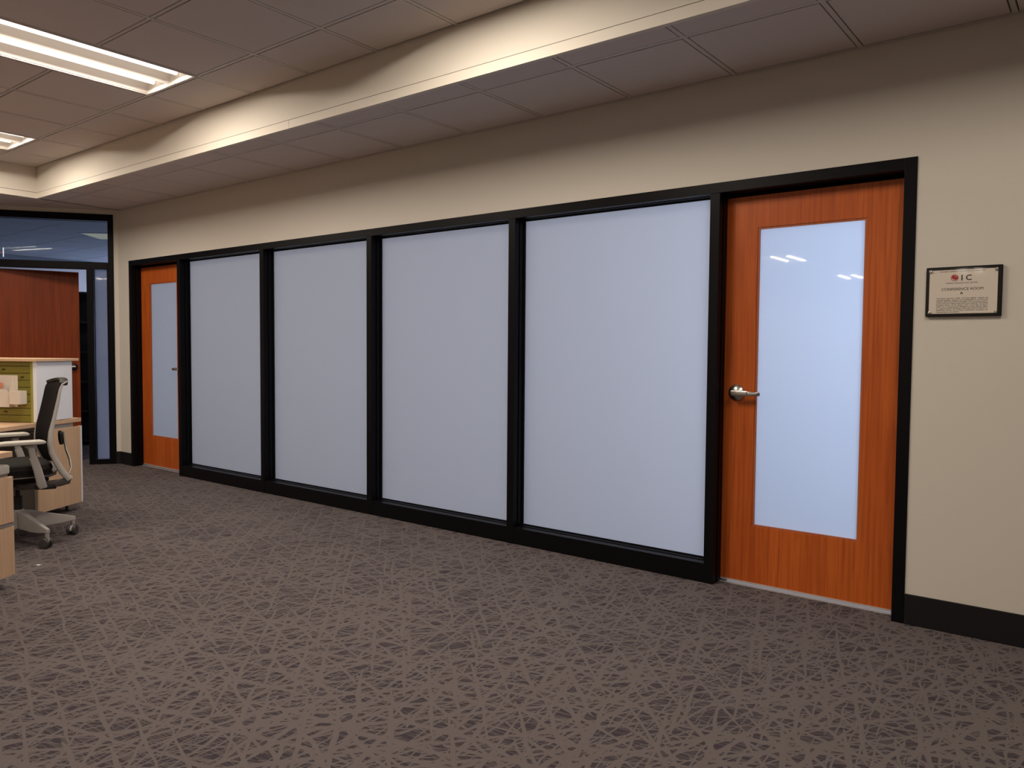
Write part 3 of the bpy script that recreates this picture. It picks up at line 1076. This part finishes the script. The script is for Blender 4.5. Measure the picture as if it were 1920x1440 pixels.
# ------------------------------------------------------------------ office chair (local +x = forward, +y = side near the camera)
HB = Vector((-5.62, -2.03, 0))
F_DIR = Vector((-.191, -.982, 0))
ch = empty('office_chair', HB, math.atan2(F_DIR.y, F_DIR.x), 'light grey swivel office chair with black mesh back, between the two desks', 'chair')
FA = math.atan2(F_DIR.y, F_DIR.x)
for k in range(5):
    an = math.radians(9.4 + 72 * k) - FA
    R_ = Matrix.Rotation(an, 4, 'Z')
    lg = MB()
    st = [(.028, .096, .208, .026), (.07, .092, .200, .024), (.16, .086, .172, .020), (.25, .090, .146, .017), (.318, .098, .126, .0135), (.334, .098, .122, .012)]
    vs, fs = [], []
    for x, z0, z1, hw in st:
        vs += [(x, -hw, z0), (x, hw, z0), (x, hw * .75, z1), (x, -hw * .75, z1)]
    for i in range(len(st) - 1):
        for j in range(4):
            fs.append((i * 4 + j, i * 4 + (j + 1) % 4, i * 4 + 4 + (j + 1) % 4, i * 4 + 4 + j))
    fs += [(3, 2, 1, 0), tuple(len(vs) - 4 + i for i in range(4))]
    lg.add(vs, fs, 0, R_)
    lg.lathe([(.010, .066), (.012, .07), (.0125, .1)], 12, 0, R_ @ Matrix.Translation((.320, 0, 0)))
    leg = lg.build('base_leg', 'chair_grey', ch, bevel=.003)
    cs = MB()
    ca = R_ @ Matrix.Translation((.320, 0, 0)) @ Matrix.Rotation(.35 + .5 * k, 4, 'Z')
    for s_ in (-1, 1):
        m2 = ca @ Matrix.Translation((-.010, s_ * .019, .0330)) @ Matrix.Rotation(PI / 2, 4, 'X')
        cs.lathe([(.022, -.0095), (.0305, -.0085), (.0330, -.0045), (.0330, .0045), (.0305, .0085), (.022, .0095)], 22, 0, m2)
    # grey hood between and over the wheels
    hp = [(-.034, .030), (-.032, .046), (-.020, .060), (-.004, .066), (.010, .066), (.012, .05), (.006, .030), (-.010, .014)]
    cs.prism(hp, -.0085, .0085, 'Y', 1, ca)
    cs.build('caster', ['wheel', 'chair_grey'], leg, smooth=True)
MB().lathe([(.030, .095), (.036, .10), (.036, .205), (.030, .215)], 24).build('base_hub', 'chair_grey', ch, smooth=True)
MB().lathe([(.028, .214), (.026, .235), (.026, .30), (.015, .302), (.015, .372)], 20).build('gas_column', 'chair_dark', ch, smooth=True)
mc = MB()
mc.prism([(-.15, .375), (.13, .372), (.16, .40), (.12, .445), (-.12, .445), (-.17, .41)], -.085, .085, 'Y')
mc.build('tilt_mechanism', 'chair_dark', ch, bevel=.008)
MB().tube([(.02, .06, .40), (.03, .20, .395), (.03, .27, .39)], None, 10, 0, flat=[(.006, .005), (.006, .005), (.014, .006)]).build('height_lever', 'chair_dark', ch, smooth=True)
# seat: pan and cushion
def slab(x0, x1, hw, z0, z1, rad, nx=14):
    """cushion with rounded plan, crowned top and waterfall front"""
    mb = MB()
    rings = []
    prof = [(0.00, z0), (.012, z0 + .004), (.0, z0 + (z1 - z0) * .45), (.008, z1 - .016), (.030, z1 - .004), (.09, z1)]
    cxm, hx = (x0 + x1) / 2, (x1 - x0) / 2
    seg = 40
    for ins, zz in prof:
        ring = []
        for k in range(seg):
            t = 2 * PI * k / seg
            c_, s_ = math.cos(t), math.sin(t)
            ex = math.copysign(abs(c_) ** .45, c_) * (hx - ins)
            ey = math.copysign(abs(s_) ** .45, s_) * (hw - ins)
            dz = 0
            if ex > hx * .6 and zz > z0 + .02:
                dz = -.022 * ((ex / hx - .6) / .4) ** 2
            ring.append((cxm + ex, ey, zz + dz))
        rings.append(ring)
    vs = [p for r in rings for p in r]
    fs = []
    for i in range(len(rings) - 1):
        for k in range(seg):
            k2 = (k + 1) % seg
            fs.append((i * seg + k, i * seg + k2, (i + 1) * seg + k2, (i + 1) * seg + k))
    fs.append(list(range(seg)))
    fs.append([(len(rings) - 1) * seg + k for k in range(seg)])
    return mb.add(vs, fs)


slab(-.185, .285, .235, .458, .535, .05).build('seat', 'seatfab', ch, smooth=True)
slab(-.18, .27, .225, .444, .460, .05).build('seat_pan', 'chair_grey', ch, smooth=True)

RAIL = [(-.252, 1.052), (-.222, 1.035), (-.208, 1.0), (-.196, .934), (-.170, .815), (-.150, .731), (-.143, .656), (-.153, .593), (-.176, .536), (-.212, .463), (-.250, .418)]


def rail_f(z):
    for (f0, z0), (f1, z1) in zip(RAIL, RAIL[1:]):
        if z1 <= z <= z0:
            t = (z - z1) / (z0 - z1)
            return f1 + (f0 - f1) * t
    return RAIL[-1][0] if z < RAIL[-1][1] else RAIL[0][0]


for s_ in (-1, 1):
    rl = MB()
    pts = [(f - .006, s_ * (.228 - .012 * max(0, (z - .7)) / .35), z) for f, z in RAIL]
    rl.tube(pts, None, 12, 0, flat=[(.004, .003), (.006, .004), (.008, .006), (.010, .008), (.011, .011), (.013, .014), (.015, .019), (.016, .021), (.018, .022), (.019, .024), (.021, .028)], up=(0, 1, 0))
    rl.build('back_rail', 'chair_grey', ch, smooth=True)
    br = MB()
    br.tube([(-.252, s_ * .226, .428), (-.246, s_ * .225, .408), (-.205, s_ * .215, .396), (-.12, s_ * .17, .385), (-.02, s_ * .09, .372), (.03, s_ * .06, .375)],
            None, 12, 0, flat=[(.019, .018), (.020, .024), (.020, .023), (.019, .022), (.018, .022), (.014, .020)])
    br.build('back_bracket', 'chair_mid', ch, smooth=True)
    # arm: upright, sleeve and pad
    ar = MB()
    ar.tube([(-.095, s_ * .262, .385), (-.088, s_ * .272, .42), (-.070, s_ * .276, .50), (-.048, s_ * .278, .578)],
            None, 14, 0, flat=[(.020, .028), (.019, .026), (.017, .024), (.016, .022)], up=(1, 0, 0))
    ar.build('arm_post', 'chair_grey', ch, smooth=True)
    ar = MB()
    ar.tube([(-.050, s_ * .278, .572), (-.036, s_ * .279, .640), (-.030, s_ * .279, .658)], None, 14, 0, flat=[(.013, .018), (.013, .018), (.020, .030)], up=(1, 0, 0))
    ar.build('arm_sleeve', 'chair_grey', ch, smooth=True)
    MB().tube([(-.17, s_ * .20, .372), (-.10, s_ * .255, .383), (-.06, s_ * .262, .388)], None, 12, 0, flat=[(.022, .014)] * 3).build('arm_bracket', 'chair_dark', ch, smooth=True)
    pdm = MB()
    pdm.tube([(-.116, s_ * .280, .672), (-.106, s_ * .280, .674), (-.085, s_ * .280, .676), (0, s_ * .280, .676), (.10, s_ * .280, .676), (.155, s_ * .278, .673), (.168, s_ * .278, .670)],
             None, 16, 0, flat=[(.024, .004), (.036, .011), (.041, .0145), (.043, .015), (.042, .015), (.036, .012), (.024, .006)])
    pdm.build('armrest', 'chair_pad', ch, smooth=True)

bkp = MB()      # curved mesh back with a rolled-over top
rows, cols = 18, 12
for lay in (0, 1):
    vs = []
    for i in range(rows + 1):
        z = .500 + (1.040 - .500) * i / rows
        hw = .218 - .03 * max(0, (.62 - z)) / .12 - .012 * max(0, z - .7) / .35
        for j in range(cols + 1):
            n_ = -1 + 2 * j / cols
            f = rail_f(z) - .030 * (1 - n_ * n_) + .006 + (0 if lay == 0 else -.014)
            vs.append((f, n_ * hw, z + (.024 * (1 - n_ * n_) * (i / rows) ** 6)))
    c1 = cols + 1
    bkp.add(vs, [(i * c1 + j, i * c1 + j + 1, (i + 1) * c1 + j + 1, (i + 1) * c1 + j) for i in range(rows) for j in range(cols)])
bkp.build('backrest', 'mesh', ch, smooth=True)
tr = MB()
tp = []
for j in range(13):
    n_ = -1 + 2 * j / 12
    tp.append((rail_f(1.035) - .030 * (1 - n_ * n_) - .012, n_ * .212, 1.036 + .024 * (1 - n_ * n_)))
tr.tube(tp, None, 12, 0, flat=[(.024, .011)] * 13)
tr.build('back_top_edge', 'chair_dark', ch, smooth=True)
# lumbar support behind the mesh
lb = MB()
lb.tube([(-.232, .09, .722), (-.234, .09, .70), (-.236, .09, .66), (-.240, .09, .632)], None, 14, 0, flat=[(.010, .008), (.026, .012), (.026, .012), (.022, .010)], up=(1, 0, 0))
lb.build('lumbar_pad', 'chair_dark', ch, smooth=True)
lb = MB()
lb.tube([(-.250, .10, .715), (-.254, .105, .66), (-.260, .12, .60), (-.274, .15, .54), (-.276, .18, .49), (-.258, .205, .445)], None, 12, 0,
        flat=[(.012, .005), (.013, .006), (.014, .006), (.014, .006), (.014, .006), (.014, .006)], up=(1, 0, 0))
lb.build('lumbar_bracket', 'grey_metal', ch, smooth=True)

# ------------------------------------------------------------------ scrap on the carpet
sx = MB()
sx.prism([(-.014, -.005), (.004, -.008), (.016, .001), (.005, .007), (-.010, .005)], .0005, .0035, 'Z')
o = sx.build('paper_scrap', 'white_plastic')
o.location = (-4.925, -2.172, 0)
o.rotation_euler = (0, 0, .6)
tag(o, 'tiny white paper scrap lying on the carpet near the left edge', 'paper scrap')
